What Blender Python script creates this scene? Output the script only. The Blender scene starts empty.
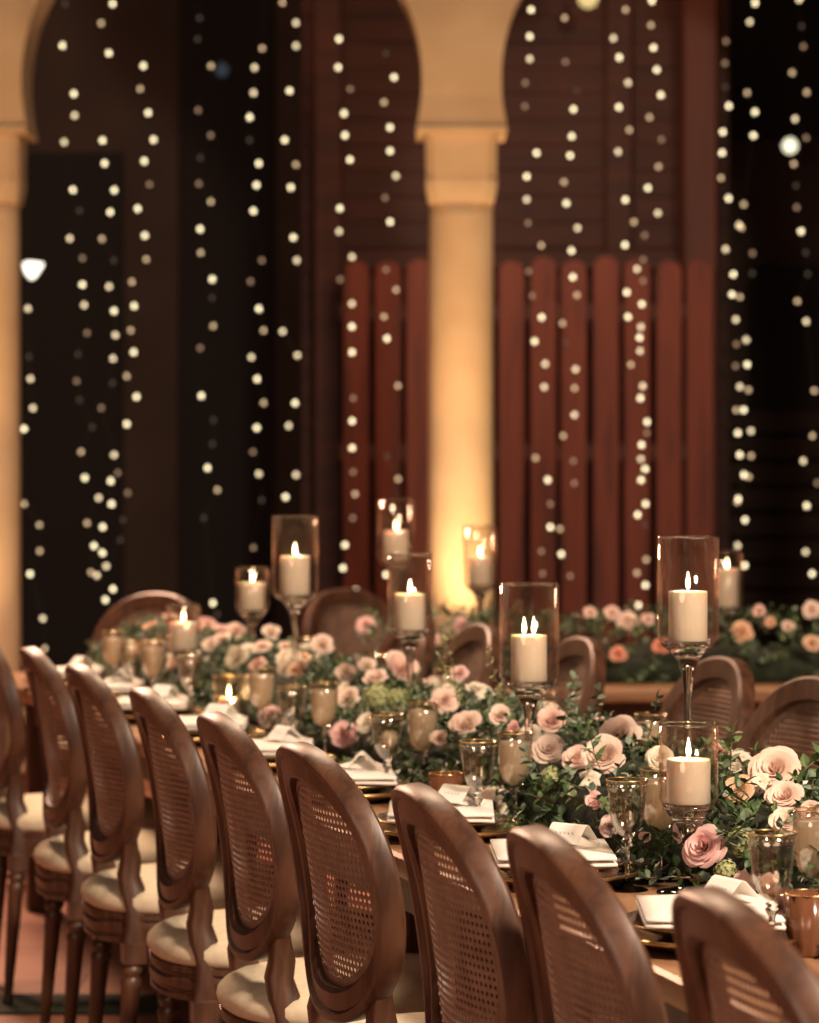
import bpy, math, random
from math import sin, cos, pi, sqrt, radians, atan2
from mathutils import Vector, Matrix, noise
random.seed(7)
sc = bpy.context.scene
col = sc.collection
F = 2900.0; HC = 1.42; CX = 409.5; HY = 466.0     # lens in pixels, eye height, principal column, horizon row

# ------------------------------------------------------------------ materials
MATS = {}
def mat(name, rgb, rough=0.5, metal=0.0, **kw):
    if name in MATS: return MATS[name]
    m = bpy.data.materials.new(name); m.use_nodes = True
    b = m.node_tree.nodes['Principled BSDF']
    b.inputs['Base Color'].default_value = (*rgb, 1)
    b.inputs['Roughness'].default_value = rough
    b.inputs['Metallic'].default_value = metal
    for k, v in kw.items():
        b.inputs[k.replace('_', ' ')].default_value = v
    MATS[name] = m
    return m
def nodes(m): return m.node_tree.nodes, m.node_tree.links, m.node_tree.nodes['Principled BSDF']
def ramp(n, stops):
    r = n.new('ShaderNodeValToRGB')
    e = r.color_ramp.elements
    e[0].position, e[0].color = stops[0][0], (*stops[0][1], 1)
    e[1].position, e[1].color = stops[-1][0], (*stops[-1][1], 1)
    for p, c in stops[1:-1]:
        x = e.new(p); x.color = (*c, 1)
    return r
def noisy(name, c1, c2, scale=(1, 1, 1), ns=6.0, rough=0.5, bump=0.0, detail=4, dist=0.0, c3=None, **kw):
    """two tone procedural surface: stretched noise in object space"""
    m = mat(name, c1, rough, **kw); n, l, b = nodes(m)
    tc = n.new('ShaderNodeTexCoord'); mp = n.new('ShaderNodeMapping'); mp.inputs['Scale'].default_value = scale
    nz = n.new('ShaderNodeTexNoise'); nz.inputs['Scale'].default_value = ns; nz.inputs['Detail'].default_value = detail
    nz.inputs['Distortion'].default_value = dist
    l.new(tc.outputs['Object'], mp.inputs[0]); l.new(mp.outputs[0], nz.inputs['Vector'])
    r = ramp(n, [(0.32, c1), (0.5, c2), (0.7, c3)] if c3 else [(0.35, c1), (0.65, c2)])
    l.new(nz.outputs['Fac'], r.inputs[0]); l.new(r.outputs[0], b.inputs['Base Color'])
    if bump:
        bp = n.new('ShaderNodeBump'); bp.inputs['Strength'].default_value = bump; bp.inputs['Distance'].default_value = 0.004
        l.new(nz.outputs['Fac'], bp.inputs['Height']); l.new(bp.outputs[0], b.inputs['Normal'])
    return m
chair_wood = noisy('chair_wood', (.045, .0185, .0105), (.108, .047, .026), (9, 9, 1.2), 5, .40, .12, 6, .6)
table_wood = noisy('table_wood', (.22, .105, .05), (.42, .235, .125), (10, 1.0, 10), 2.4, .38, .15, 7, .8, Specular_IOR_Level=.5)
fabric = noisy('seat_linen', (.62, .53, .38), (.70, .61, .45), (1, 1, 1), 60, .9, .1)
napkin_m = noisy('napkin_linen', (.80, .75, .69), (.86, .82, .77), (1, 1, 1), 90, .9, .1)
card_m = mat('card_paper', (.88, .85, .8), .8)
ink = mat('ink', (.25, .2, .16), .8)
wax = mat('wax', (.88, .80, .66), .5, Subsurface_Weight=.35, Subsurface_Scale=.02)
wax.node_tree.nodes['Principled BSDF'].inputs['Subsurface Radius'].default_value = (1, .6, .3)
wick_m = mat('wick', (.02, .015, .01), .9)
gold = mat('gold_rim', (.75, .52, .24), .28, 1.0)
plate_m = mat('dark_plate', (.06, .045, .038), .15, 0, Coat_Weight=.5)
plate_w = mat('white_plate', (.74, .70, .64), .2)
amber = mat('amber_glass', (.30, .12, .06), .18, 0, Transmission_Weight=.5)
glassm = mat('solid_glass', (1, .99, .97), .02, 0, Transmission_Weight=1.0, IOR=1.46)
green_stem = mat('green_stem', (.13, .17, .06), .6)
brown_stem = mat('brown_twig', (.12, .07, .04), .7)
dark_metal = mat('dark_metal', (.03, .025, .02), .5, .6)
cord_m = mat('cord', (.012, .016, .01), .7)

def thin_glass(name, tint, edge, scat, base=.06, top=.6, pwr=3.0, sw=.45):
    """thin clear wall: mostly see-through, mirror-like at grazing angles, milky edge tints stand in for refracted warm light"""
    m = bpy.data.materials.new(name); m.use_nodes = True
    n, l = m.node_tree.nodes, m.node_tree.links; n.clear()
    o = n.new('ShaderNodeOutputMaterial'); t = n.new('ShaderNodeBsdfTransparent'); g = n.new('ShaderNodeBsdfGlossy')
    g.inputs['Roughness'].default_value = .06
    lw = n.new('ShaderNodeLayerWeight'); lw.inputs['Blend'].default_value = .22
    r = ramp(n, [(0.0, tint), (.6, tint), (1.0, edge)])
    l.new(lw.outputs['Facing'], r.inputs[0]); l.new(r.outputs[0], t.inputs['Color'])
    lf = n.new('ShaderNodeLayerWeight'); lf.inputs['Blend'].default_value = .5
    def powr(p, k, c):
        pw = n.new('ShaderNodeMath'); pw.operation = 'POWER'; pw.inputs[1].default_value = p; l.new(lf.outputs['Facing'], pw.inputs[0])
        f = n.new('ShaderNodeMath'); f.operation = 'MULTIPLY_ADD'; f.inputs[1].default_value = k; f.inputs[2].default_value = c; l.new(pw.outputs[0], f.inputs[0]); return f.outputs[0]
    d = n.new('ShaderNodeBsdfDiffuse'); d.inputs[0].default_value = (*scat, 1); tl = n.new('ShaderNodeBsdfTranslucent'); tl.inputs[0].default_value = (*scat, 1)
    dd = n.new('ShaderNodeMixShader'); l.new(d.outputs[0], dd.inputs[1]); l.new(tl.outputs[0], dd.inputs[2])
    m1 = n.new('ShaderNodeMixShader'); l.new(powr(7.0, sw, .0), m1.inputs[0]); l.new(t.outputs[0], m1.inputs[1]); l.new(dd.outputs[0], m1.inputs[2])
    mx = n.new('ShaderNodeMixShader')
    l.new(powr(pwr, top, base), mx.inputs[0]); l.new(m1.outputs[0], mx.inputs[1]); l.new(g.outputs[0], mx.inputs[2])
    l.new(mx.outputs[0], o.inputs[0]); return m
shade_glass = thin_glass('hurricane_glass', (.97, .95, .93), (.86, .52, .42), (.95, .50, .38))  # pinkish edge colours paint in the warm surroundings refracted by the glass
goblet_glass = thin_glass('goblet_glass', (.95, .92, .88), (.85, .75, .62), (.95, .82, .66), base=.12, pwr=2.2, sw=.7)
def wine_mat():
    m = bpy.data.materials.new('pale_wine_in_misted_glass'); m.use_nodes = True
    n, l = m.node_tree.nodes, m.node_tree.links
    b = n['Principled BSDF']; b.inputs['Base Color'].default_value = (.97, .90, .78, 1); b.inputs['Roughness'].default_value = .35
    tr = n.new('ShaderNodeBsdfTransparent'); tr.inputs[0].default_value = (.96, .88, .72, 1)
    tl = n.new('ShaderNodeBsdfTranslucent'); tl.inputs[0].default_value = (.97, .90, .78, 1)
    a = n.new('ShaderNodeMixShader'); a.inputs[0].default_value = .5
    c = n.new('ShaderNodeMixShader'); c.inputs[0].default_value = .30
    l.new(b.outputs[0], a.inputs[1]); l.new(tl.outputs[0], a.inputs[2])
    l.new(a.outputs[0], c.inputs[1]); l.new(tr.outputs[0], c.inputs[2])
    l.new(c.outputs[0], n['Material Output'].inputs[0]); return m
wine = wine_mat()
def emit(name, rgb, s, transp=False):
    m = bpy.data.materials.new(name); m.use_nodes = True
    n, l = m.node_tree.nodes, m.node_tree.links; n.clear()
    o = n.new('ShaderNodeOutputMaterial'); e = n.new('ShaderNodeEmission')
    e.inputs[0].default_value = (*rgb, 1); e.inputs[1].default_value = s
    if transp:
        t = n.new('ShaderNodeBsdfTransparent'); a = n.new('ShaderNodeAddShader')
        l.new(e.outputs[0], a.inputs[0]); l.new(t.outputs[0], a.inputs[1]); l.new(a.outputs[0], o.inputs[0])
    else: l.new(e.outputs[0], o.inputs[0])
    return m
flame_m = emit('flame', (1, .74, .40), 11, True)
BULB = {'B': emit('bulb_bright', (1, .83, .50), 3.5), 'P': emit('bulb_warm', (1, .78, .47), 2.4),
        'M': emit('bulb_amber', (1, .68, .38), 1.6), 'D': emit('bulb_dim', (1, .60, .36), .65), 'X': emit('bulb_faint', (1, .7, .5), .12)}
noisy('cane_edge', (.12, .07, .05), (.19, .115, .082), (1, 1, 1), 60, .45, .3)
def cane_mat():
    m = noisy('woven_cane', (.19, .115, .085), (.27, .17, .125), (1, 1, 1), 30, .45)
    n, l, b = nodes(m)
    uv = n.new('ShaderNodeTexCoord'); sp = n.new('ShaderNodeSeparateXYZ'); l.new(uv.outputs['UV'], sp.inputs[0])
    def sn(out, k):
        a = n.new('ShaderNodeMath'); a.operation = 'MULTIPLY'; a.inputs[1].default_value = k; l.new(out, a.inputs[0])
        s = n.new('ShaderNodeMath'); s.operation = 'COSINE'; l.new(a.outputs[0], s.inputs[0]); return s.outputs[0]
    k = 2 * pi / .0115
    mn = n.new('ShaderNodeMath'); mn.operation = 'ADD'
    l.new(sn(sp.outputs[0], k), mn.inputs[0]); l.new(sn(sp.outputs[1], k), mn.inputs[1])
    gt = n.new('ShaderNodeMath'); gt.operation = 'GREATER_THAN'; gt.inputs[1].default_value = .95; l.new(mn.outputs[0], gt.inputs[0])
    sub = n.new('ShaderNodeMath'); sub.operation = 'SUBTRACT'; sub.inputs[0].default_value = 1; l.new(gt.outputs[0], sub.inputs[1])
    l.new(sub.outputs[0], b.inputs['Alpha'])
    bp = n.new('ShaderNodeBump'); bp.inputs['Strength'].default_value = .5; bp.inputs['Distance'].default_value = .002; bp.invert = True
    l.new(mn.outputs[0], bp.inputs['Height']); l.new(bp.outputs[0], b.inputs['Normal'])
    return m
cane = cane_mat()
def petal_mat(name, c1, c2, c3):
    """petal colour runs from heart to rim with the petal's own pigment"""
    m = mat(name, c1, .6); n, l, b = nodes(m)
    tc = n.new('ShaderNodeTexCoord'); nz = n.new('ShaderNodeTexNoise'); nz.inputs['Scale'].default_value = 35
    l.new(tc.outputs['Object'], nz.inputs['Vector'])
    oi = n.new('ShaderNodeObjectInfo')
    ad = n.new('ShaderNodeMath'); ad.operation = 'MULTIPLY_ADD'; ad.inputs[1].default_value = .6; l.new(oi.outputs['Random'], ad.inputs[0]); 
    ml = n.new('ShaderNodeMath'); ml.operation = 'MULTIPLY'; ml.inputs[1].default_value = .5; l.new(nz.outputs['Fac'], ml.inputs[0])
    l.new(ml.outputs[0], ad.inputs[2])
    r = ramp(n, [(.15, c1), (.5, c2), (.9, c3)]); l.new(ad.outputs[0], r.inputs[0]); l.new(r.outputs[0], b.inputs['Base Color'])
    tl = n.new('ShaderNodeBsdfTranslucent'); l.new(r.outputs[0], tl.inputs[0])
    mx = n.new('ShaderNodeMixShader'); mx.inputs[0].default_value = .25
    l.new(b.outputs[0], mx.inputs[1]); l.new(tl.outputs[0], mx.inputs[2]); l.new(mx.outputs[0], n['Material Output'].inputs[0])
    return m
P_BLUSH = petal_mat('blush_petal', (.87, .61, .53), (.89, .70, .60), (.89, .75, .65))
P_PINK = petal_mat('pink_petal', (.86, .52, .50), (.88, .60, .57), (.88, .68, .63))
P_PEACH = petal_mat('peach_petal', (.84, .50, .32), (.84, .56, .38), (.84, .60, .42))
P_CREAM = petal_mat('cream_petal', (.84, .74, .58), (.84, .76, .62), (.86, .80, .68))
P_CORAL = petal_mat('coral_petal', (.74, .26, .18), (.78, .32, .22), (.8, .38, .26))
L_DARK = noisy('dark_leaf', (.022, .05, .018), (.05, .10, .035), ns=25, rough=.42)
L_MID = noisy('mid_leaf', (.06, .11, .035), (.13, .20, .07), ns=25, rough=.5)
L_GREY = noisy('eucalyptus_leaf', (.10, .15, .10), (.19, .25, .17), ns=25, rough=.6)
L_LIME = noisy('pale_green_bloom', (.30, .34, .14), (.46, .48, .24), ns=40, rough=.7)
leaf_gap_dark = noisy('leaf_gap_core', (.006, .010, .004), (.016, .024, .009), ns=30, rough=.95)  # near-black filler; the dark of the leaf gaps is put into its colour
stone = noisy('sandstone', (.58, .42, .25), (.66, .50, .32), ns=3.5, rough=.85, bump=.2)
fence_m = noisy('red_stained_board', (.10, .018, .008), (.18, .034, .014), (6, 6, .6), 2.2, .6, .1, 5, .4, c3=(.21, .045, .018))
cabin_m = noisy('stained_plank', (.034, .007, .004), (.066, .014, .007), (.8, 5, 7), 2.0, .65, .1, 5, .5)
dark_wall = noisy('dark_plaster', (.055, .034, .025), (.085, .054, .040), ns=1.2, rough=.9)
void_m = mat('dark_opening_paint', (.020, .015, .013), .9)

# ------------------------------------------------------------------ mesh builder
class MB:
    def __init__(s): s.v = []; s.f = []; s.uv = None
    def add(s, vs, fs):
        k = len(s.v); s.v.extend(vs); s.f.extend([tuple(i + k for i in f) for f in fs]); return s
    def box(s, cx, cy, cz, sx, sy, sz, rz=0, b=0.0):
        if b <= 0:
            vs = [(x, y, z) for x in (-sx/2, sx/2) for y in (-sy/2, sy/2) for z in (-sz/2, sz/2)]
            fs = [(0, 1, 3, 2), (4, 6, 7, 5), (0, 4, 5, 1), (2, 3, 7, 6), (0, 2, 6, 4), (1, 5, 7, 3)]
        else:
            rings = []
            for z, i in ((-sz/2, b), (-sz/2 + b, 0), (sz/2 - b, 0), (sz/2, b)):
                hx, hy = sx/2 - i, sy/2 - i; c = min(b, hx, hy)
                rings.append([(-hx + c, -hy, z), (hx - c, -hy, z), (hx, -hy + c, z), (hx, hy - c, z), (hx - c, hy, z), (-hx + c, hy, z), (-hx, hy - c, z), (-hx, -hy + c, z)])
            vs = [p for r in rings for p in r]; fs = []
            for r in range(3):
                for i in range(8): fs.append((r*8+i, r*8+(i+1) % 8, (r+1)*8+(i+1) % 8, (r+1)*8+i))
            fs.append(tuple(range(7, -1, -1))); fs.append(tuple(range(24, 32)))
        c_, s_ = cos(rz), sin(rz)
        return s.add([(cx + x*c_ - y*s_, cy + x*s_ + y*c_, cz + z) for x, y, z in vs], fs)
    def lathe(s, prof, seg=24, c=(0, 0, 0), mod=None, closed=False, cap=True):
        vs = []; fs = []
        for (r, z) in prof:
            for i in range(seg):
                a = 2*pi*i/seg; rr = r*(1 + (mod(a, z) if mod else 0))
                vs.append((c[0] + rr*cos(a), c[1] + rr*sin(a), c[2] + z))
        n = len(prof)
        for j in range(n if closed else n - 1):
            k = (j + 1) % n
            for i in range(seg):
                i2 = (i + 1) % seg; fs.append((j*seg+i, j*seg+i2, k*seg+i2, k*seg+i))
        if cap and not closed:
            if prof[0][0] > 1e-5: fs.append(tuple(range(seg - 1, -1, -1)))
            if prof[-1][0] > 1e-5: fs.append(tuple((n-1)*seg + i for i in range(seg)))
        return s.add(vs, fs)
    def tube(s, pts, rad, seg=8, flat=1.0, up=Vector((0, 0, 1))):
        P = [Vector(p) for p in pts]; n = len(P); vs = []; fs = []
        for i, p in enumerate(P):
            t = (P[min(i+1, n-1)] - P[max(i-1, 0)]).normalized()
            a = t.cross(up); a = a.normalized() if a.length > 1e-4 else t.cross(Vector((1, 0, 0))).normalized()
            b = a.cross(t); r = rad[i] if isinstance(rad, (list, tuple)) else rad
            for k in range(seg):
                q = 2*pi*k/seg; vs.append(tuple(p + a*(r*cos(q)) + b*(r*flat*sin(q))))
        for i in range(n-1):
            for k in range(seg):
                k2 = (k+1) % seg; fs.append((i*seg+k, i*seg+k2, (i+1)*seg+k2, (i+1)*seg+k))
        fs.append(tuple(range(seg-1, -1, -1))); fs.append(tuple((n-1)*seg + i for i in range(seg)))
        return s.add(vs, fs)
    def loft(s, rings, closed_path=False, caps=True):
        m = len(rings[0]); n = len(rings); vs = [tuple(p) for r in rings for p in r]; fs = []
        for i in range(n if closed_path else n-1):
            j = (i+1) % n
            for k in range(m): fs.append((i*m+k, i*m+(k+1) % m, j*m+(k+1) % m, j*m+k))
        if caps and not closed_path:
            fs.append(tuple(range(m-1, -1, -1))); fs.append(tuple((n-1)*m+i for i in range(m)))
        return s.add(vs, fs)
    def build(s, name, material, parent=None, smooth=True, loc=None, auto=None):
        me = bpy.data.meshes.new(name); me.from_pydata(s.v, [], s.f); me.update()
        if smooth:
            for p in me.polygons: p.use_smooth = True
            if auto: me.set_sharp_from_angle(angle=radians(auto))
        me.materials.append(material)
        o = bpy.data.objects.new(name, me); col.objects.link(o)
        if parent: o.parent = parent
        if loc: o.location = loc
        return o
def tag(o, label, cat, group=None, kind=None):
    if label: o['label'] = label
    if cat: o['category'] = cat
    if group: o['group'] = group
    if kind: o['kind'] = kind
    return o
def empty(name, loc=(0, 0, 0), rz=0.0):
    o = bpy.data.objects.new(name, None); o.empty_display_size = .1; col.objects.link(o)
    o.location = loc; o.rotation_euler = (0, 0, rz); return o
def copy_tree(o, parent=None):
    c = o.copy(); col.objects.link(c)
    if parent: c.parent = parent
    for ch in list(o.children): copy_tree(ch, c)
    return c

# table frame: origin on the near-left edge of the long table, U runs away from the camera, N runs across
TA = radians(17)
P0 = Vector((.32, 3.86)); U = Vector((-sin(TA), cos(TA))); N = Vector((cos(TA), sin(TA)))
W = .93; TOP = .75
def tp(u, v, z=TOP):
    p = P0 + U*u + N*v; return (p.x, p.y, z)

# ------------------------------------------------------------------ setting
def structure(o): o['kind'] = 'structure'; return o
fl = noisy('terracotta_floor', (.30, .115, .07), (.42, .19, .12), (1, 1, 1), 2.2, .55, .1, 5)
n_, l_, b_ = nodes(fl)
br = n_.new('ShaderNodeTexBrick'); br.inputs['Scale'].default_value = 1; br.inputs['Mortar Size'].default_value = .006
br.inputs['Brick Width'].default_value = .9; br.inputs['Row Height'].default_value = .45; br.offset = .5
br.inputs['Color1'].default_value = (1, 1, 1, 1); br.inputs['Color2'].default_value = (.78, .75, .72, 1); br.inputs['Mortar'].default_value = (.35, .3, .28, 1)
tc_ = n_.new('ShaderNodeTexCoord'); l_.new(tc_.outputs['Object'], br.inputs['Vector'])
mx_ = n_.new('ShaderNodeMix'); mx_.data_type = 'RGBA'; mx_.blend_type = 'MULTIPLY'; mx_.inputs[0].default_value = 1
rp = [x for x in n_ if x.type == 'VALTORGB'][0]
l_.new(rp.outputs[0], mx_.inputs[6]); l_.new(br.outputs[0], mx_.inputs[7]); l_.new(mx_.outputs[2], b_.inputs['Base Color'])
structure(MB().box(0, 9, -.05, 16, 22, .1).build('floor', fl, smooth=False))
structure(MB().box(0, 7.63, .004, 16, .26, .008).build('trim_1', noisy('dark_green_strip', (.02, .03, .018), (.04, .05, .03), ns=40, rough=.95), smooth=False))

def wall_planks():
    m = MB(); z = 0
    while z < 5:
        m.box(.62, 17.0, z + .074, 2.5, .05, .148, b=.003); z += .15
    return m
structure(wall_planks().build('wall_cabin', cabin_m, smooth=False))
structure(MB().box(1.66, 16.62, 2.5, .2, .16, 5, b=.015).build('trim_2', noisy('red_post', (.060, .012, .006), (.095, .020, .010), (6, 6, .6), 2, .6), smooth=False))
structure(MB().box(-.47, 16.82, 2.5, .16, .1, 5, b=.01).build('trim_3', cabin_m, smooth=False))
structure(MB().box(1.22, 16.92, 2.5, .16, .07, 5, b=.01).build('trim_4', cabin_m, smooth=False))
structure(MB().box(.55, 16.9, 2.62, 2.2, .08, .12, b=.01).build('trim_5', cabin_m, smooth=False))
structure(MB().box(0, 19.4, 2.5, 16, .2, 5.2).build('wall_back', dark_wall, smooth=False))
for i, (x, z, w, h) in enumerate([(-2.35, 1.75, .9, 3.5), (-1.22, 2.4, .62, 4.8), (2.75, 2.0, 1.0, 1.5), (2.6, 4.1, 1.2, 1.0)]):
    structure(MB().box(x, 19.27, z, w, .05, h).build('dark_panel_%d' % (i+1), void_m, smooth=False))  # flat near-black panels; the dark of the openings is only their colour
ledge = MB()
for k in range(9): ledge.box(2.9, 19.2, .35 + k*.17, 2.6, .05, .15, b=.01)
structure(ledge.build('trim_6', noisy('dark_boards', (.035, .02, .014), (.06, .035, .024), (1, 6, 6), 2, .8), smooth=False))

fence = empty('picket_fence', (.65, 16.5, 0))
tag(fence, 'red-brown picket fence with rounded board tops behind the stone arches', 'fence')
for k in range(12):
    x = -.95 + k*.177 + random.uniform(-.006, .006); w = .142; h = 2.60 + random.uniform(-.015, .015)
    pr = [(x-w/2, 0)] + [(x - w/2*cos(a), h - .06 + .06*sin(a)) for a in [pi*i/8 for i in range(9)]] + [(x+w/2, 0)]
    m = MB(); m.loft([[(p[0], -.012, p[1]) for p in pr], [(p[0], .012, p[1]) for p in pr]])
    m.build('picket', fence_m, fence, smooth=False)
for z in (.5, 1.5, 2.3): MB().box(0, .035, z, 2.1, .04, .09).build('rail', cabin_m, fence, smooth=False)

# arcade: stone columns and horseshoe arches
CZ, CR, SP, YC = 3.234, .94, 2.254, 13.8
def oct_ring(h, z, c): return [(x, y, z) for x, y in [(-h, -h+c), (-h+c, -h), (h-c, -h), (h, -h+c), (h, h-c), (h-c, h), (-h+c, h), (-h, h-c)]]
names = {0: 'pale stone column between the two arches, brightly uplit at its foot', -1: 'tan stone column at the far left edge of the courtyard arches',
         1: 'stone column right of the second arch, outside the view'}
for k in (-1, 0, 1):
    xc = .245 + k*SP
    c = empty('stone_column', (xc, YC, 0)); tag(c, names[k], 'column')
    MB().loft([oct_ring(.23, 0, .03), oct_ring(.23, .16, .03), oct_ring(.2, .2, .04), oct_ring(.2, .26, .05)]).build('base', stone, c, smooth=False)
    MB().lathe([(.165, .26), (.158, .4), (.152, 2.6), (.15, 2.665)], 40).build('shaft', stone, c)
    MB().loft([oct_ring(.152, 2.66, .05), oct_ring(.163, 2.71, .045), oct_ring(.169, 2.76, .04), oct_ring(.166, 2.79, .04), oct_ring(.168, 2.985, .03)]).build('capital', stone, c, smooth=False)
    m = MB(); rings = []; zs = [2.985, 3.012] + [3.02 + i*.05 for i in range(23)]
    for i, z in enumerate(zs):
        hw = .212 if i < 2 else SP/2 - sqrt(max(CR**2 - (z-CZ)**2, 0))
        if z > CZ + CR - .02: hw = SP/2
        d = .215 if i < 2 else .19
        rings.append([(-hw, -d, z), (hw, -d, z), (hw, d, z), (-hw, d, z)])
    rings += [[(-SP/2, -.19, 4.9), (SP/2, -.19, 4.9), (SP/2, .19, 4.9), (-SP/2, .19, 4.9)]]
    o = structure(m.loft(rings).build('wall_arch', stone, smooth=False)); o.location = (xc, YC, 0)
    o.name = 'wall_arcade_%s' % {-1: 'left', 0: 'middle', 1: 'right'}[k]

# lamps far behind the arches
def lantern(x, y, z, r, s, label, colr):
    t = empty('hanging_lamp', (x, y, z)); tag(t, label, 'lamp')
    MB().lathe([(.001, -r), (r*.7, -r*.7), (r, 0), (r*.7, r*.7), (.2*r, r)], 16).build('bulb', emit('lamp_glow_%s' % label[:9], colr, s), t)
    MB().lathe([(.2*r, r), (r*.5, r*1.1), (r*.3, r*1.8), (.01, r*2)], 16).build('socket', dark_metal, t)
    MB().tube([(0, 0, r*1.9), (0, 0, 5 - z)], .004, 6).build('cord', cord_m, t)
    return t
def bp(x, y, Z): return ((x - CX)*Z/F, Z, HC + (HY - y)*Z/F)
lantern(*bp(790, 146, 18.6), .05, 1.5, 'glowing round lamp in the dark doorway right of the red post', (1, .93, .66))
lantern(*bp(222, 70, 18.6), .045, .05, 'faint unlit-looking lamp high in the dark left arch', (.7, .85, 1))
lantern(*bp(588, -2, 16.2), .06, .9, 'dim yellow lamp cut by the top edge above the cabin wall', (1, .72, .3))
t = empty('wall_lamp', bp(30, 270, 14.6)); tag(t, 'bright white wall lamp with a pointed cone beside the left column', 'lamp')
MB().lathe([(.004, -.075), (.022, -.05), (.046, -.01), (.048, .012), (.034, .024), (.008, .028)], 20).build('lamp_shade', emit('wall_lamp_glow', (1, .90, .74), 2.5), t)
MB().tube([(0, 0, .03), (0, .1, .05), (0, .2, .05)], .012, 8).build('bracket', dark_metal, t)
t.rotation_euler = (0, radians(-115), 0)

# ------------------------------------------------------------------ fairy lights
STR = {
 'at the edge of the left column': ['29 309P 30 357X 31 379P 32 408P 25 429B 24 504M 39 525M 40 551M 30 574B 44 618P 46 648M', 13.45],
 'first full one right of the left column': ['66 5X 62 45B 74 94B 75 116P 64 142P 73 190B 80 211X 69 238P 82 258D 83 285B 84 305P 87 333D 77 354X 76 381D 80 400X 91 427X 82 452M 85 478B 98 498P 88 523M 94 546B 92 572M 105 600B', 13.5],
 'in the left arch, crossing the middle of its left cluster': ['112 3B 101 23M 108 52B 103 141B 104 163B 114 190B 110 212B 102 239M 113 260X 108 286P 114 311B 115 335P 114 359P 112 383X 101 408D 113 455P 110 481B 112 504B 103 527B 102 553B 98 575P 113 589B', 13.42],
 'in the left arch, right side of its left cluster': ['144 67B 141 90M 149 114B 153 139B 145 162B 150 185D 138 209B 144 235B 147 260M 132 282M 134 306B 130 330M 133 352B 126 376M 137 397B 127 424B 118 473D 127 493D 122 520X 121 540X 107 566P', 13.55],
 'in the left arch, mostly dim, left of its centre': ['200 19X 198 40X 211 66M 198 110D 211 136D 201 159X 199 184D 211 202M 200 229B 200 252M 212 279B 212 298X 213 326M 200 348D 202 396B 213 420X 212 444X 207 468B 217 490M 204 518X 213 603B 218 614X', 13.5],
 'in the left arch, just right of its centre': ['262 48M 255 69P 254 94P 250 118B 250 141X 259 164B 257 186B 254 212B 262 261D 251 282D 259 309B 264 331M 251 357P 257 379B 264 403M 257 428B 253 452D 259 474P 262 500X 253 548D', 13.45],
 'in the left arch, above the tallest left candle lantern': ['282 1M 296 23P 296 46P 290 92B 285 141B 296 165M 291 188B 293 237B 297 261P 283 332P 297 355P 295 403B 289 426P 296 475P 286 497B', 13.52],
 'in the left arch, at the picket fence end': ['339 39B 338 66B 350 88D 344 113B 345 136B 350 160B 340 209B 339 231P 352 257P 340 279D 352 304P 352 327B 352 352B 353 398D 352 421B 352 448B 353 472D 355 494M 353 518D 345 545B 343 568B 356 590B', 13.48],
 'next to the middle column, on its left': ['386 55X 394 78B 384 103M 390 127B 390 150B 396 176P 385 197D 390 221B 386 269D 396 290M 384 317M 387 339B 398 386M 387 456X 398 479M 388 520X 386 575B', 13.5],
 'next to the middle column, on its right': ['531 10B 530 36B 530 58P 525 84D 525 106D 537 152B 527 176B 527 199P 528 223D 541 246M 529 271D 532 296D 542 317B 535 341B 545 364P 544 387P 536 458M 548 480B 550 504D 550 527B 541 551D 543 574D', 13.45],
 'second to the right of the middle column': ['565 17M 565 63D 577 90X 574 108B 572 136B 570 156B 564 182M 566 204B 577 229P 572 250B 573 277B 577 295M 563 323M 566 342X 576 369P 575 388M 574 415P 563 436M 573 461D 574 483D 560 529M 561 554B 570 576D', 13.55],
 'in the right arch, left of its brightest double row': ['625 11M 614 37P 619 58B 628 83P 619 107B 630 129M 618 152P 626 199B 634 222M 625 245B 637 269P 626 293B 628 317B 639 338B 630 365M 641 398B 641 445B 641 480B 638 515B 637 573M 638 605B', 13.42],
 'in the right arch, left of the tall red post': ['652 1B 651 25M 654 47B 656 71B 661 95B 649 118M 661 140D 659 166M 648 188B 658 213P 645 235D 644 259D 643 281D 642 304B 641 327P 640 351P 643 386P 647 422B 647 433D 641 459P 646 469B 646 504B 646 525X 647 560M 645 585B', 13.58],
 'hanging just right of the tall red post': ['726 41D 726 62D 726 86X 728 107B 722 133B 722 153B 720 179M 728 199B 738 226P 726 249P 734 274B 733 294B 735 320P 737 344D 736 366D 739 387P 737 410M 739 433B 739 455B 745 475B 738 499B 745 520B 739 546P', 13.45],
 'second one right of the tall red post': ['756 2B 749 23P 747 93M 755 112B 753 136B 743 205M 741 228M 753 253D 751 274X 740 297M 746 340P 746 365B 748 390M 744 410B 751 431P 750 456M 750 477M 738 502M 746 566B', 13.55],
 'at the right edge of the picture': ['798 1P 801 27X 802 48D 793 72M 806 93M 794 120P 806 138D 795 163M 797 185X 796 208D 800 232B 807 252X 808 274X 798 301M 805 322P 813 391M 813 436M 803 461P 816 483D 808 506B 806 552P 813 574B', 13.5],
}
bulb_mesh = {}
for k, m_ in BULB.items():
    o = MB().lathe([(.0005, -.0105), (.006, -.0085), (.0095, -.003), (.010, .002), (.007, .007), (.003, .011), (.0005, .012)], 12).build('bulb', m_)
    bulb_mesh[k] = o.data; bpy.data.objects.remove(o)
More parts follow.
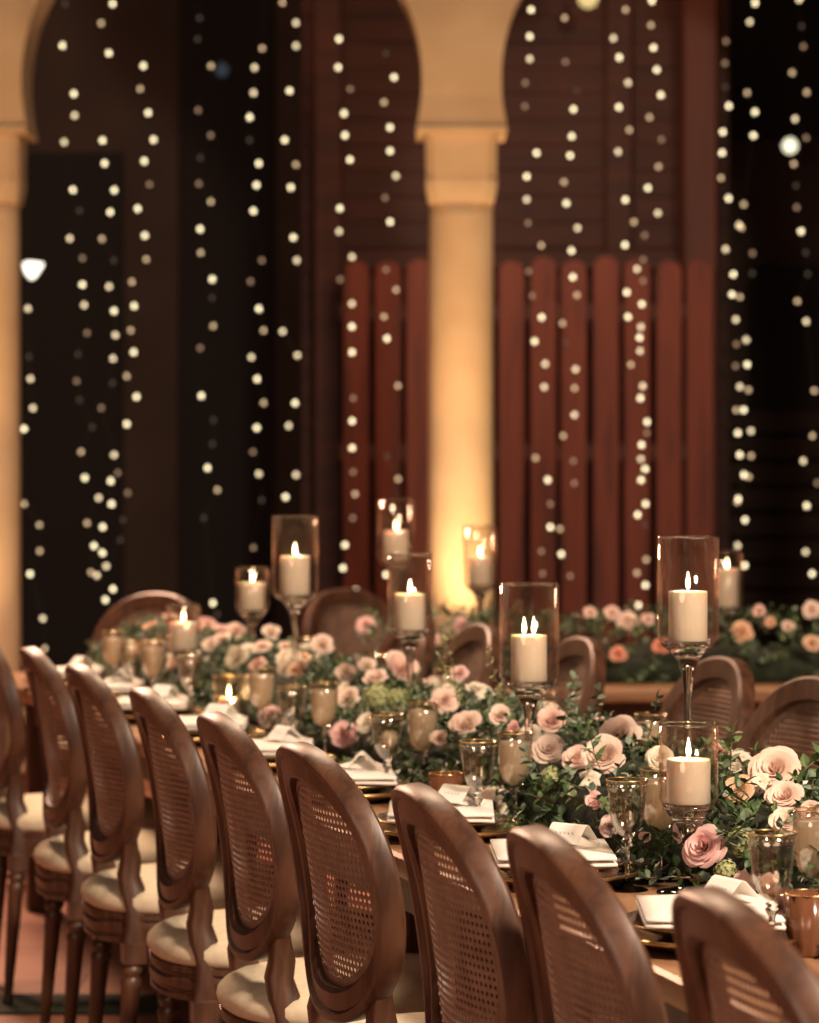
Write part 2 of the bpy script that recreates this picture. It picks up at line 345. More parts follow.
for where, (s, Z) in STR.items():
    tk = s.split(); pts = []
    for i in range(0, len(tk), 2): pts.append((float(tk[i]), float(tk[i+1][:-1]), tk[i+1][-1]))
    root = empty('fairy_light_string', (0, Z, 0)); x0 = bp(pts[0][0], 0, Z)[0]; root.location = (x0, Z, 4.2)
    tag(root, 'string of warm fairy lights ' + where, 'fairy lights', 'fairy light strings in the arches')
    W_ = [Vector((0, 0, 0))]
    for i, (x, y, c) in enumerate(pts):
        y += ((x*7 + i*3) % 5 - 2)*.0
        p = Vector(bp(x, y, Z)) - Vector(root.location)
        p.y += random.uniform(-.05, .05); W_.append(p + Vector((0, .012, 0)))
        b = bpy.data.objects.new('bulb', bulb_mesh[c]); col.objects.link(b); b.parent = root; b.location = p
        b.scale = (1.0,)*3 if c in 'BP' else (.93,)*3
    MB().tube(W_, .0013, 4).build('cord', cord_m, root)

# ------------------------------------------------------------------ chairs
def sup(t, a, b, e=2.25):
    c, s = cos(t), sin(t)
    return (a*math.copysign(abs(s)**(2/e), s), -b*math.copysign(abs(c)**(2/e), c))
OZ, OA, OB, LEAN = .768, .212, .190, .13
def bx(y, z):
    q = (z - .51)/.475
    return -.205 - LEAN*(z - .51) - .006*q*q + .05*(y/OA)**2*(1 - .15*q)
def make_chair():
    root = empty('dining_chair')
    # oval back frame
    prof = [(-.027, -.010), (-.027, .012), (-.022, .018), (.020, .018), (.027, .012), (.027, -.016), (.022, -.022), (.012, -.022), (.007, -.016), (-.020, -.016)]
    rings = []; n = 64
    for i in range(n):
        t = 2*pi*i/n
        y, z = sup(t, OA, OB); y1, z1 = sup(t+.01, OA, OB)
        p = Vector((bx(y, OZ+z), y, OZ+z)); q = Vector((bx(y1, OZ+z1), y1, OZ+z1)); T = (q-p).normalized()
        B = Vector((1, 0, LEAN)); B = (B - T*B.dot(T)).normalized(); Nn = T.cross(B)
        if Nn.dot(Vector((0, y, z))) < 0: Nn = -Nn
        rings.append([p + Nn*a + B*b for a, b in prof])
    MB().loft(rings, closed_path=True).build('back_frame', chair_wood, root, auto=40)
    # cane panel
    m = MB(); K = 12; R_ = 40; uv = []
    me_v = []
    for j in range(K+1):
        for i in range(R_):
            y, z = sup(2*pi*i/R_, (OA-.014)*j/K, (OB-.014)*j/K)
            me_v.append((bx(y, OZ+z) + .004, y, OZ+z)); uv.append((y, z))
    fs = []
    for j in range(K):
        for i in range(R_):
            i2 = (i+1) % R_; fs.append((j*R_+i, j*R_+i2, (j+1)*R_+i2, (j+1)*R_+i))
    m.add(me_v, fs); o = m.build('cane_panel', cane, root)
    ul = o.data.uv_layers.new(name='UVMap')
    for lp in o.data.loops: ul.data[lp.index].uv = uv[lp.vertex_index]
    # stiles joining oval and seat
    for s in (-1, 1):
        path = [(bx(.18, .66)+.004, s*.178, .66, .010), (bx(.16, .63)+.004, s*.161, .63, .013), (bx(.152, .60)+.003, s*.152, .60, .018), (bx(.15, .57)+.004, s*.149, .57, .021), (-.190, s*.150, .54, .023), (-.180, s*.155, .50, .027), (-.168, s*.163, .465, .031), (-.172, s*.168, .43, .028), (-.182, s*.170, .392, .024)]
        rr = []
        for x, y, z, r in path:
            w = .021; c = .006
            rr.append([(x+a*r, y+b*w, z) for a, b in [(-1, -.7), (-.75, -1), (.75, -1), (1, -.7), (1, .7), (.75, 1), (-.75, 1), (-1, .7)]])
        MB().loft(rr).build('back_post', chair_wood, root, auto=50)
    # seat outline
    def outline(k, off=0.0):
        out = []
        for i in range(k):
            t = 2*pi*i/k; c, s = cos(t), sin(t); e = 3.2 if c > 0 else 2.45
            x = (.222 if c > 0 else .262)*math.copysign(abs(c)**(2/e), c); y = .228*math.copysign(abs(s)**(2/e), s)
            L = sqrt(x*x+y*y) or 1; out.append((.01 + x*(1+off/L), y*(1+off/L)))
        return out
    rail = [(-.03, .392), (-.004, .392), (0, .395), (.0, .402), (-.004, .405), (-.004, .41), (.001, .414), (.003, .43), (-.002, .437), (-.002, .442), (.003, .446), (.002, .456), (-.01, .46), (-.03, .46)]
    m = MB(); rings = []
    OL = 48
    for (off, z) in rail:
        rings.append([(x, y, z) for x, y in outline(OL, off)])
    m.loft(rings, caps=False); k0 = len(m.v)
    m.f.append(tuple(range(OL-1, -1, -1)))
    m.build('seat_rail', chair_wood, root, auto=35)
    rings = [[(x, y, .457 + dz) for x, y in outline(OL, off)] for off, dz in [(-.008, 0), (.003, .008), (.007, .020), (.004, .034), (-.008, .046), (-.03, .056), (-.07, .063), (-.12, .067), (-.18, .069)]]
    m = MB().loft(rings); m.build('seat_cushion', fabric, root)
    # legs
    legp = [(.010, 0), (.014, .006), (.015, .02), (.010, .03), (.0125, .05), (.014, .058), (.012, .066), (.0135, .08), (.021, .30), (.024, .315), (.018, .325), (.0235, .335), (.0235, .343), (.018, .35), (.022, .355), (.024, .395)]
    flute = lambda a, z: -.09*abs(sin(a*5)) if .075 < z < .31 else 0
    for lx, ly, tx, ty in ((.19, .19, .012, .008), (.19, -.19, .012, -.008), (-.182, .170, -.03, .008), (-.182, -.170, -.03, -.008)):
        o = MB().lathe(legp, 20, mod=flute).build('leg', chair_wood, root, auto=50)
        for v in o.data.vertices:
            k = 1 - v.co.z/.395; v.co.x += lx + tx*k; v.co.y += ly + ty*k
        q = MB(); q.box(lx, ly, .375, .05, .05, .05, b=.004); q.build('leg_block', chair_wood, o, smooth=False)
    # solid woven border where the cane meets the frame
    bd = MB(); rings = []
    for k, dx in ((.040, .002), (.040, .007), (.012, .007), (.012, .002)):
        rings.append([(bx(y, OZ+z) + dx, y, OZ+z) for y, z in [sup(2*pi*i/48, OA-k, OB-k) for i in range(48)]])
    bd.loft(rings, closed_path=True); bd.build('cane_border', MATS['cane_edge'], root, auto=40)
    return root
chair0 = make_chair(); used = [False]
def chair(x, y, rz, label, group=None):
    c = copy_tree(chair0) if used[0] else chair0
    used[0] = True
    c.location = (x, y, 0); c.rotation_euler = (0, 0, rz); tag(c, label, 'chair', group)
    return c
TOPX = .268   # how far the crest lies behind the chair's own centre
def chair_at(u, v, label, group, extra=0.0, flip=False):
    """crest of the chair stands at (u, v) of the table frame"""
    a = TA + (pi if flip else 0) + extra
    p = P0 + U*u + N*v; d = Vector((cos(a), sin(a)))
    c = p + d*TOPX; return chair(c.x, c.y, a, label, group)
LG = 'cane-backed chairs along the left side of the long table'
LL = ['nearest left-row chair, its large blurred oval back in the bottom right corner',
      'left-row chair whose crest stands left of the white place card, second nearest the camera',
      'left-row chair just left of the two sharp goblets, third nearest the camera',
      'sharply focused left-row chair with see-through cane back, in the middle of the row',
      'left-row chair directly left of the sharp see-through cane back',
      'left-row chair fifth from the left edge, below the glowing glass votive',
      'left-row chair third from the left end, its seat rail lined with a groove',
      'left-row chair in front of the left column, second from the left edge',
      'left-row chair cut by the left edge of the picture, farthest in the row']
LU = [-.85, -.31, .18, .80, 1.39, 2.0, 2.70, 3.33, 4.18]
for i, (u, lb) in enumerate(zip(LU, LL)): chair_at(u, -.266, lb, LG, extra=[-.085, -.075, -.055, .02, -.02, -.03, .0, -.02, -.04][i])
RG = 'cane-backed chairs along the far right side of the long table'
for u, v, lb, ex in [(1.88, 1.13, 'right-row chair cut by the right edge, its wide oval cane back leaning right', .05), (2.51, 1.19, 'right-row chair just behind the tallest near candle lantern', 0),
                 (3.33, 1.15, 'right-row chair behind the medium lantern in the picture centre', .0), (3.99, 1.10, 'dark blurred right-row chair below the lantern that stands before the lit column', 0),
                 (4.52, 1.08, 'farthest right-row chair, a narrow dark back right of a blurred lantern', 0)]:
    chair_at(u, v, lb, RG, ex, True)
def chair_crest(X, Y, a, label):
    chair(X + cos(a)*TOPX, Y + sin(a)*TOPX, a, label, 'chairs at the far ends of the tables')
chair_crest(-.86, 9.97, TA - pi/2 - .85, 'round-backed chair at the far head of the long table')
chair_crest(-.24, 10.3, -pi/2 + .75, 'round-backed chair behind the back table, right of the tallest left lantern')

# ------------------------------------------------------------------ tables
def table(u0, u1, w, label, group, slab_noise=.012):
    """local x across, y along"""
    L = u1 - u0; root = empty('dining_table'); tag(root, label, 'table', group)
    m = MB(); n = int(L/.03); t = .048; edge = []
    left = []; right = []
    for i in range(n+1):
        y = L*i/n
        left.append((-abs(noise.noise((y*3.1 + u0, 1.7, 0)))*slab_noise*2 - noise.noise((y*11, u0, 3))*.004 + slab_noise*.8, y))
        right.append((w + noise.noise((y*3.3 + u0, 9.7, 0))*slab_noise, y))
    ol = left + right[::-1]
    def ring(inset, z):
        cx_, cy_ = w/2, L/2
        return [(x + (inset if x < cx_ else -inset), min(max(y, inset), L-inset), z) for x, y in ol]
    m.loft([ring(.018, TOP-t), ring(.006, TOP-t+.008), ring(0, TOP-.018), ring(.002, TOP-.006), ring(.009, TOP)])
    m.build('tabletop', table_wood, root, auto=35)
    ap = MB(); ap.box(w/2, .16, TOP-t-.05, w-.24, .025, .10); ap.box(w/2, L-.16, TOP-t-.05, w-.24, .025, .10)
    ap.box(.13, L/2, TOP-t-.05, .025, L-.3, .10); ap.box(w-.13, L/2, TOP-t-.05, .025, L-.3, .10)
    ap.build('apron', chair_wood, root, smooth=False)
    for x in (.14, w-.14):
        for y in (.18, L-.18):
            MB().box(x, y, (TOP-t)/2, .075, .075, TOP-t, b=.006).build('leg', chair_wood, root, smooth=False)
    return root
segs = [(-1.75, .98, 'near section of the long wooden table, in front of the sharp chair backs'), (.985, 3.4, 'middle section of the long wooden table under the dense flowers'), (3.405, 5.8, 'far blurred section of the long wooden table towards its head')]
for a, b, lb in segs:
    t = table(a, b, W, lb, 'sections of the long table'); p = P0 + U*a
    t.location = (p.x, p.y, 0); t.rotation_euler = (0, 0, TA)
t = table(0, 3.2, .9, 'separate wooden table crossing behind the right row of chairs', None)
t.location = (-.18, 9.65, 0); t.rotation_euler = (0, 0, -pi/2)
BT0 = Vector((-.12, 9.65))

# ------------------------------------------------------------------ place settings
napkins = []
def make_setting(i, u, v, where, group, flip=False, detail=True):
    rz = TA + (pi if flip else 0); x, y, _ = tp(u, v)
    ch = empty('charger_plate', (x, y, TOP), rz); tag(ch, 'gold-edged charger plate ' + where, 'plate', group)
    MB().lathe([(.001, .0), (.09, .0), (.10, .006), (.135, .016), (.145, .019), (.146, .022), (.134, .021), (.10, .011), (.09, .008), (.001, .008)], 40).build('plate_body', mat('charger_glass', (.50, .33, .18), .24, .6), ch)
    MB().lathe([(.142, .0185), (.147, .0195), (.148, .022), (.145, .0245), (.141, .023)], 40, closed=True).build('gold_rim', gold, ch)
    pl = empty('dinner_plate', (x, y, TOP+.0215), rz); tag(pl, 'dark plate ' + where, 'plate', group)
    MB().lathe([(.001, -.0125), (.07, -.0125), (.075, -.004), (.115, .010), (.122, .013), (.121, .016), (.11, .014), (.075, .004), (.07, .000), (.001, .000)], 40).build('plate_body', plate_m, pl)
    MB().lathe([(.1205, .0135), (.1222, .0135), (.1226, .0152), (.1210, .016)], 40, closed=True).build('gold_rim', gold, pl)
    # napkin
    rnd = random.Random(i*13+5)
    nk = empty('napkin', (x, y, TOP+.038), rz - (TA if not flip else 0)*.9 + pi/2 + rnd.uniform(-.05, .05)); tag(nk, 'folded white napkin ' + where, 'napkin', group)
    m = MB()
    for k, (sx, sy, zz) in enumerate([(.235, .19, 0), (.233, .188, .0095)]):
        vs = []; nx, ny = 7, 9
        for side in (0, 1):
            for a in range(nx):
                for b in range(ny):
                    px = (a/(nx-1)-.5)*sx; py = (b/(ny-1)-.5)*sy
                    w_ = noise.noise((px*14+i, py*14, k*2.2))*.0022
                    e = 0.0025 if a in (0, nx-1) or b in (0, ny-1) else .0
                    vs.append((px, py, zz + w_ + (.0095 - e if side else e)))
        fs = []; S = nx*ny
        for a in range(nx-1):
            for b in range(ny-1):
                q = a*ny+b; fs.append((q, q+1, q+ny+1, q+ny)); fs.append((S+q, S+q+ny, S+q+ny+1, S+q+1))
        bd = [(a, 0) for a in range(nx)] + [(nx-1, b) for b in range(1, ny)] + [(a, ny-1) for a in range(nx-2, -1, -1)] + [(0, b) for b in range(ny-2, 0, -1)]
        for q in range(len(bd)):
            a1, a2 = bd[q], bd[(q+1) % len(bd)]; i1, i2 = a1[0]*ny+a1[1], a2[0]*ny+a2[1]; fs.append((i1, i2, S+i2, S+i1))
        m.add(vs, fs)
    m.build('folded_layers', napkin_m, nk)
    f = MB(); f.v = []
    if i != 2: f.add([(.0, -.07, .018), (.06, -.085, .022), (.062, .02, .022), (.005, .0, .024), (.055, -.04, .040), (.02, -.035, .042)],
                    [(0, 1, 4, 5), (1, 2, 4), (2, 3, 5, 4), (3, 0, 5)]); 
    if f.v: f.build('raised_fold', napkin_m, nk)
    # place card: bent slip leaning on the napkin
    pc = empty('place_card', (x + .03, y + .02, TOP+.064), rz + [.5, -.3, .2, .6][i % 4]); tag(pc, 'white place card ' + where, 'card', group)
    c = MB(); prof_ = [(-.028, .000), (-.004, .026), (.001, .028), (.006, .026), (.030, .002)]
    rings = [[(px, s*.034, pz) for px, pz in prof_] + [(px*.985, s*.034, pz - .0012) for px, pz in prof_[::-1]] for s in (-1, 1)]
    c.loft(rings).build('card', card_m, pc, smooth=False)
    q = MB()
    for k in range(5): q.tube([(-.0165 + .0, -.018 + k*.008, .0135), (-.0145, -.014 + k*.008, .0158)], .0005, 4)
    q.build('handwriting', ink, pc)
SET = [(-1.09, 'in front of the nearest left-row chair'), (-.47, 'at the bottom right corner beside the amber tumbler'), (.156, 'between the two nearest chair crests, beside the sharp table edge'), (.80, 'left of the sharp cut goblet'),
       (1.39, 'behind the crest of the chair right of the sharp cane back'), (2.02, 'right of the sharp cane back'), (2.64, 'right of the chair fifth from the left'), (3.26, 'below the glowing glass votive'),
       (3.9, 'left of the glowing glass votive'), (4.5, 'under the blurred glasses at the far left'), (5.1, 'nearest the far head of the table')]
for i, (u, wh) in enumerate(SET):
    make_setting(i, u, .150, wh, 'place settings on the left side')
FW = ['hidden beyond the garland opposite the nearest chair', 'at the right side of the table behind the big pink roses', 'on the far side behind the ribbed votives', 'on the far side behind the middle lantern', 'on the far side of the blurred garland', 'on the far side near the table head']
for i, u in enumerate([1.3, 1.93, 2.55, 3.2, 3.9, 4.55]):
    make_setting(20+i, u, W-.15, FW[i], 'place settings on the right side', True)

# ------------------------------------------------------------------ glassware
def make_goblet(kind):
    g = empty('wine_goblet')
    facet = lambda a, z: .018*cos(a*8) if .085 < z < .165 else 0
    if kind == 'clear':
        bowl = [(.0055, .083), (.012, .087), (.020, .096), (.0255, .110), (.028, .130), (.0300, .150), (.0335, .175)]; H = .175
    else:
        bowl = [(.0055, .078), (.013, .082), (.023, .092), (.0290, .108), (.0315, .128), (.0315, .150), (.0325, .180)]; H = .180
    outer = bowl; inner = [(max(r-.0013, .0005), z+.002 if j < 3 else z) for j, (r, z) in enumerate(bowl)]
    MB().lathe(outer + inner[::-1], 32, mod=facet if kind == 'clear' else None, cap=False).build('bowl', goblet_glass, g)
    MB().lathe([(.0335, 0), (.034, .0015), (.030, .003), (.012, .006), (.006, .012), (.0042, .022), (.0038, .045), (.0050, .062), (.0090, .069), (.0095, .072), (.0060, .075), (.0095, .0785), (.006, .082), (.0005, .0835)], 24).build('stem', glassm, g)
    rr = bowl[-1][0]
    MB().lathe([(rr-.0014, H-.0012), (rr+.0002, H-.0012), (rr+.0004, H+.0004), (rr-.0012, H+.0004)], 32, closed=True).build('gold_rim', gold, g)
    if kind == 'clear':
        m = MB()
        for k in range(24):
            a = 2*pi*k/24; m.lathe([(.0004, -.0012), (.0013, 0), (.0004, .0012)], 6, c=((rr-.001)*cos(a), (rr-.001)*sin(a), H-.008))
        m.build('beaded_band', gold, g)
    else:
        w = [(max(r-.0018, .0005), z+.003) for r, z in bowl[:-1]] + [(.0305, .163), (.0005, .163)]
        MB().lathe(w, 28).build('wine', wine, g)
    return g
gob = {k: make_goblet(k) for k in ('clear', 'wine')}; gused = {'clear': False, 'wine': False}
def goblet(kind, u, v, where, group):
    c = copy_tree(gob[kind]) if gused[kind] else gob[kind]; gused[kind] = True
    x, y, _ = tp(u, v); c.location = (x, y, TOP); c.rotation_euler = (0, 0, random.uniform(0, 6))
    tag(c, ('clear empty goblet with a beaded rim ' if kind == 'clear' else 'goblet filled with pale wine ') + where, 'glass', group)
def pxuv(x, y, h=TOP):
    """foot of an object seen at pixel (x, y) on a plane at height h -> table coordinates"""
    s = (y - HY)/(HC - h); Z = F/s; X = (x - CX)*Z/F; d = Vector((X, Z)) - P0
    return d.dot(U), d.dot(N)
GL = [('clear', 627, 890, 'standing sharp in front of the small candle lantern'), ('wine', 660, 880, 'half behind the small candle lantern'), ('clear', 478, 838, 'in the picture centre below the middle lantern'),
      ('wine', 515, 830, 'in the picture centre, right of the beaded clear one'), ('clear', 387, 801, 'right of the sharp see-through chair back'), ('wine', 423, 790, 'above the crest of the third nearest chair'),
      ('clear', 292, 764, 'above the crest of the sharp see-through chair'), ('wine', 324, 762, 'just right of and behind the sharp chair crest'), ('clear', 772, 962, 'near the right edge before the striped pink blooms'), ('wine', 815, 935, 'cut by the right edge beside the amber tumbler'),
      ('wine', 262, 742, 'right of the glowing glass votive'), ('clear', 190, 722, 'left of the glowing glass votive'), ('wine', 153, 706, 'blurred, at the far left below the round chair back'), ('clear', 131, 703, 'blurred, between two others at the far left'), ('wine', 113, 692, 'blurred, leftmost on the table'),
      ('clear', 168, 695, 'blurred, in front of the low far lantern')]
for k, x, y, wh in GL:
    u, v = pxuv(x, y); goblet(k, u, v, wh, 'goblets on the left side of the long table')
for i, (u, v) in enumerate([(1.75, .70), (2.4, .70), (3.05, .69), (3.7, .70), (4.4, .7)]):
    goblet('clear' if i % 2 else 'wine', u, v, ['on the far side behind the peach rose', 'on the far side behind the blush rose mound', 'on the far side behind the leafy middle', 'on the far side beyond the middle lantern', 'on the far side near the head of the table'][i], 'goblets on the right side of the long table')

# ribbed tumblers and votives
def tumbler(x, y, Z_or_h, r, h, m_, label, lit=False, ribs=12, z0=TOP, uvz=None):
    u, v = uvz if uvz else pxuv(x, y); X, Y, _ = tp(u, v)
    t = empty('votive_holder' if lit else 'tumbler', (X, Y, z0)); tag(t, label, 'candle holder' if lit else 'glass')
    mod = lambda a, z: .025*cos(a*ribs)
    MB().lathe([(.001, 0), (r*.8, 0), (r*.85, .004), (r, h), (r-.002, h), (r*.82, .008), (.001, .007)], 48, mod=mod, cap=False).build('glass_body', m_, t)
    MB().lathe([(r-.0022, h-.0008), (r+.0008, h-.0008), (r+.0009, h+.0007), (r-.002, h+.0007)], 32, closed=True).build('rim', gold, t)
    return t, X, Y
flames = []
def candle(X, Y, z, r, h, label, wicks=1, lit=True):
    c = empty('pillar_candle', (X, Y, z)); tag(c, label, 'candle')
    MB().lathe([(r*.96, 0), (r, .002), (r, h-.003), (r*.97, h), (r*.85, h-.001), (r*.5, h-.004), (.0005, h-.005)], 32).build('wax_body', wax, c)
    for k in range(wicks):
        dx = 0 if wicks == 1 else (k-.5)*.018
        w = MB().tube([(dx, 0, h-.006), (dx, .0005, h+.004), (dx+.001, .001, h+.008)], .0008, 6).build('wick', wick_m, c)
        if not lit: continue
        f = MB().lathe([(.0004, 0), (.0028, .003), (.0041, .008), (.0038, .013), (.0026, .020), (.0012, .026), (.0003, .031)], 12, c=(dx, 0, h+.003)).build('flame', flame_m, c)
        if k == 0: flames.append((X, Y, z+h+.016))
    return c
tumbler(628, 708, 0, .040, .085, goblet_glass, 'clear ribbed tumbler with a gold rim behind the blush roses', uvz=(2.15, .66), ribs=12)
tumbler(735, 745, 0, .040, .085, goblet_glass, 'clear ribbed tumbler right behind the small candle lantern', uvz=(1.45, .66), ribs=12)
tumbler(810, 955, 0, .034, .085, amber, 'amber glass tumbler cut by the right edge', ribs=12)
tumbler(446, 812, 0, .033, .075, amber, 'amber ribbed tumbler behind the crest of the third nearest chair', ribs=12)
t, X, Y = tumbler(229, 729, 0, .041, .135, goblet_glass, 'glass votive holder with a glowing candle at the left of the table', lit=True)
candle(X, Y, TOP+.008, .026, .072, 'small glowing candle inside the glass votive at the left')
u, v = pxuv(496, 820); X, Y, _ = tp(u, v)
candle(X, Y, TOP, .034, .062, 'short white candle standing between the two central goblets and the leaves', lit=False)
u, v = pxuv(238, 742); X, Y, _ = tp(4.0, .21)

# ------------------------------------------------------------------ candle lanterns (glass cylinders on stems)
def lantern_glass(X, Y, stem, gh, r, label, foot_r=.05, wicks=1, ch=.082, cr=.034, z0=TOP, clabel=None):
    t = empty('candle_lantern', (X, Y, z0)); tag(t, label, 'candle holder', 'stemmed glass candle lanterns')
    MB().lathe([(foot_r, 0), (foot_r, .003), (foot_r*.6, .007), (.012, .013), (.007, .024)], 32).build('foot', glassm, t)
    k = stem
    MB().lathe([(.007, .022), (.0062, k*.4), (.0075, k-.085) if k > .2 else (.0068, k*.55), (.011, k-.05 if k > .12 else k*.7), (.018, k-.03) if k > .12 else (.014, k*.82), (.032, k-.012), (r*.86, k-.002), (r*.86, k+.003), (.0005, k+.004)], 32).build('stem', glassm, t)
    MB().lathe([(r*.86, k), (r, k+.014), (r, k+gh), (r-.0022, k+gh), (r-.0022, k+.015), (r*.85, k+.003)], 48, closed=True).build('glass_shade', shade_glass, t)
    MB().lathe([(r-.0028, k+gh-.001), (r+.0006, k+gh-.001), (r+.0006, k+gh+.0015), (r-.0028, k+gh+.0015)], 48, closed=True).build('shade_rim', glassm, t)
    candle(X, Y, z0 + k + .0055, cr, ch, 'burning white pillar candle in the ' + (clabel or label.split(',')[0]), wicks)
def at(x, Z): return (x - CX)*Z/F, Z
X, Y = at(688.5, 4.55); lantern_glass(X, Y, .135, .130, .0465, 'small sharp stemmed lantern, nearest to the camera', ch=.070, cr=.0345)
X, Y = at(688, 5.07); lantern_glass(X, Y, .358, .187, .054, 'tallest sharp lantern, behind and above the small one at the right', ch=.088)
X, Y = at(529, 5.50); lantern_glass(X, Y, .256, .190, .0565, 'medium lantern with two flames, in the middle of the picture', wicks=2, ch=.088)
X, Y = at(295, 7.30); lantern_glass(X, Y, .340, .203, .058, 'tall blurred lantern, left of the centre', ch=.098, cr=.037)
X, Y = at(410, 6.75); lantern_glass(X, Y, .283, .180, .052, 'medium blurred lantern, overlapping the lit column edge', ch=.084, cr=.035)
X, Y = at(252.5, 8.6); lantern_glass(X, Y, .238, .130, .049, 'low blurred lantern, just left of the tall blurred one', ch=.080, cr=.036)
X, Y = at(183.5, 8.15); lantern_glass(X, Y, .150, .130, .047, 'lowest blurred lantern, farthest left', ch=.075, cr=.038)
X, Y = at(396, 9.15); lantern_glass(X, Y, .365, .200, .058, 'tall blurred lantern, on the back table above the medium blurred one', clabel='tall back-table lantern left of the column', ch=.096, cr=.038)
X, Y = at(480, 9.15); lantern_glass(X, Y, .290, .190, .052, 'blurred lantern, in front of the brightly lit column', clabel='lantern before the lit column', ch=.088, cr=.036)
X, Y = at(727, 9.15); lantern_glass(X, Y, .220, .180, .048, 'blurred lantern, half hidden behind the tallest sharp one', clabel='lantern half hidden at the right', ch=.120, cr=.036)

# ------------------------------------------------------------------ flowers
def rose_mesh(seed, R=.04, n=26, openness=1.0):
    rd = random.Random(seed); m = MB(); A, B = 6, 5
    for i in range(n):
        q = i/(n-1); phi = i*2.39996 + rd.uniform(-.2, .2)
        th0 = radians(2 + 30*q**1.3*openness); th1 = radians(6 + 95*q**1.5*openness + rd.uniform(-5, 8))
        L = R*(.72 + .42*q); rb = R*(.03 + .20*q); ww = radians(105 - 62*q + rd.uniform(-6, 6)) ; curl = radians(20 + 60*q) 
        vs = []
        for b in range(B+1):
            for a in range(A+1):
                t = b/B; s = (a/A)*2-1
                l_ = L*(1 - .20*s*s*q - .06*s*s)
                r = rb; z = 0; st = 8; 
                T = t
                for k in range(st):
                    tt = (k+.5)/st*T; th = th0 + (th1-th0)*tt**1.2 + (curl*max(0, tt-.78)/.22*.55 if q > .25 else -.2*tt)
                    r += sin(th)*l_*T/st; z += cos(th)*l_*T/st
                wd = ww*(.45 + .75*sin(min(t*1.25, 1)*pi/2))*(1 - .55*max(0, t-.7)/.3*.4)
                # width shrinks in angle with radius so outer petals stay petal sized
                wa = min(wd, 1.25*R*(.55+.6*t)/max(r, .3*R)) if q > .15 else wd
                a_ = phi + s*wa
                rr = r + R*.02*sin(s*5 + i)*t*q - R*.10*s*s*(1-q)*t + R*.05*s*s*q*t
                vs.append((rr*cos(a_), rr*sin(a_), z - R*.10*q + R*.03*sin(4*s+i*1.7)*t*q))
        fs = []
        for b in range(B):
            for a in range(A):
                k = b*(A+1)+a; fs.append((k, k+1, k+A+2, k+A+1))
        m.add(vs, fs)
    m.lathe([(.001, -R*.25), (R*.16, -R*.2), (R*.26, -R*.02), (R*.1, R*.1)], 10)
    return m
def bloom_mesh(seed, R=.04):
    """open loose bloom: six pointed petals and a small eye"""
    rd = random.Random(seed); m = MB()
    for i in range(7):
        phi = i*2*pi/6 + (0.5 if i > 5 else 0) + rd.uniform(-.1, .1); L = R*rd.uniform(.95, 1.15); vs = []
        for b in range(6):
            for a in range(5):
                t = b/5; s = (a/4)*2-1; w = R*.38*sin(pi*min(t*.9+.12, 1))
                th = radians(25 + 55*t); r = L*t*sin(radians(60)); z = L*(.55*t - .45*t*t*t)
                x = r; y = s*w; zz = z + .25*abs(s)*w
                vs.append((x*cos(phi) - y*sin(phi), x*sin(phi) + y*cos(phi), zz))
        fs = [(b*5+a, b*5+a+1, b*5+a+6, b*5+a+5) for b in range(5) for a in range(4)]
        m.add(vs, fs)
    m.lathe([(.001, 0), (R*.12, .01), (R*.1, R*.3), (.001, R*.35)], 8)
    return m
def cluster_mesh(seed, R=.04):
    """ball of tiny florets"""
    rd = random.Random(seed); m = MB()
    for i in range(46):
        z = 1 - 1.5*(i+.5)/46; r = sqrt(max(0, 1-z*z)); a = i*2.39996
        c = Vector((r*cos(a), r*sin(a), z))*R*rd.uniform(.82, 1.0); nrm = c.normalized()
        t1 = nrm.orthogonal().normalized(); t2 = nrm.cross(t1); s = R*.22
        for k in range(4):
            q = k*pi/2 + rd.uniform(-.2, .2); d = t1*cos(q) + t2*sin(q); e = t1*-sin(q) + t2*cos(q)
            vs = [c, c + d*s*.6 + e*s*.45 + nrm*s*.15, c + d*s + nrm*s*.1, c + d*s*.6 - e*s*.45 + nrm*s*.15]
            m.add([tuple(v) for v in vs], [(0, 1, 2, 3)])
    m.lathe([(.001, -R*.7), (R*.5, -R*.4), (R*.72, 0), (R*.6, R*.45), (.001, R*.75)], 10)
    return m
FM = {}
def fdata(kind, var, material):
    k = (kind, var, material.name)
    if k not in FM:
        mb = {'rose': lambda: rose_mesh(var, openness=[1.0, .82, 1.1, .62][var % 4]), 'bud': lambda: rose_mesh(50+var, n=13, openness=.35), 'bloom': lambda: bloom_mesh(var), 'cluster': lambda: cluster_mesh(var)}[kind]()
        o = mb.build(kind, material); FM[k] = o.data; bpy.data.objects.remove(o)
    return FM[k]
sep = MB()
for k in range(5):
    a = 2*pi*k/5; d = Vector((cos(a), sin(a), 0)); e = Vector((-sin(a), cos(a), 0))
    vs = [Vector((0, 0, -.008)), d*.014 + e*.006 + Vector((0, 0, -.006)), d*.027 + Vector((0, 0, -.001)), d*.014 - e*.006 + Vector((0, 0, -.006))]
    sep.add([tuple(v) for v in vs], [(0, 1, 2, 3)])
sep.tube([(0, 0, -.006), (.002, 0, -.03), (.004, .002, -.055)], .0022, 6)
so = sep.build('stem_and_sepals', L_MID); SEP = so.data; bpy.data.objects.remove(so)
MATK = {'b': P_BLUSH, 'p': P_PINK, 'o': P_PEACH, 'c': P_CREAM, 'r': P_CORAL, 'l': L_LIME}
NAME = {'rose': 'rose', 'bud': 'rosebud', 'bloom': 'open_bloom', 'cluster': 'floret_cluster'}
CW = {'b': 'blush', 'p': 'pink', 'o': 'peach', 'c': 'cream', 'r': 'coral', 'l': 'pale green'}
def mound_h(dv, wide=.215, top=.175): return TOP + top*sqrt(max(0, 1 - (dv/wide)**2))
GV = .525     # garland centre line across the table
placed = []; placed_r = []
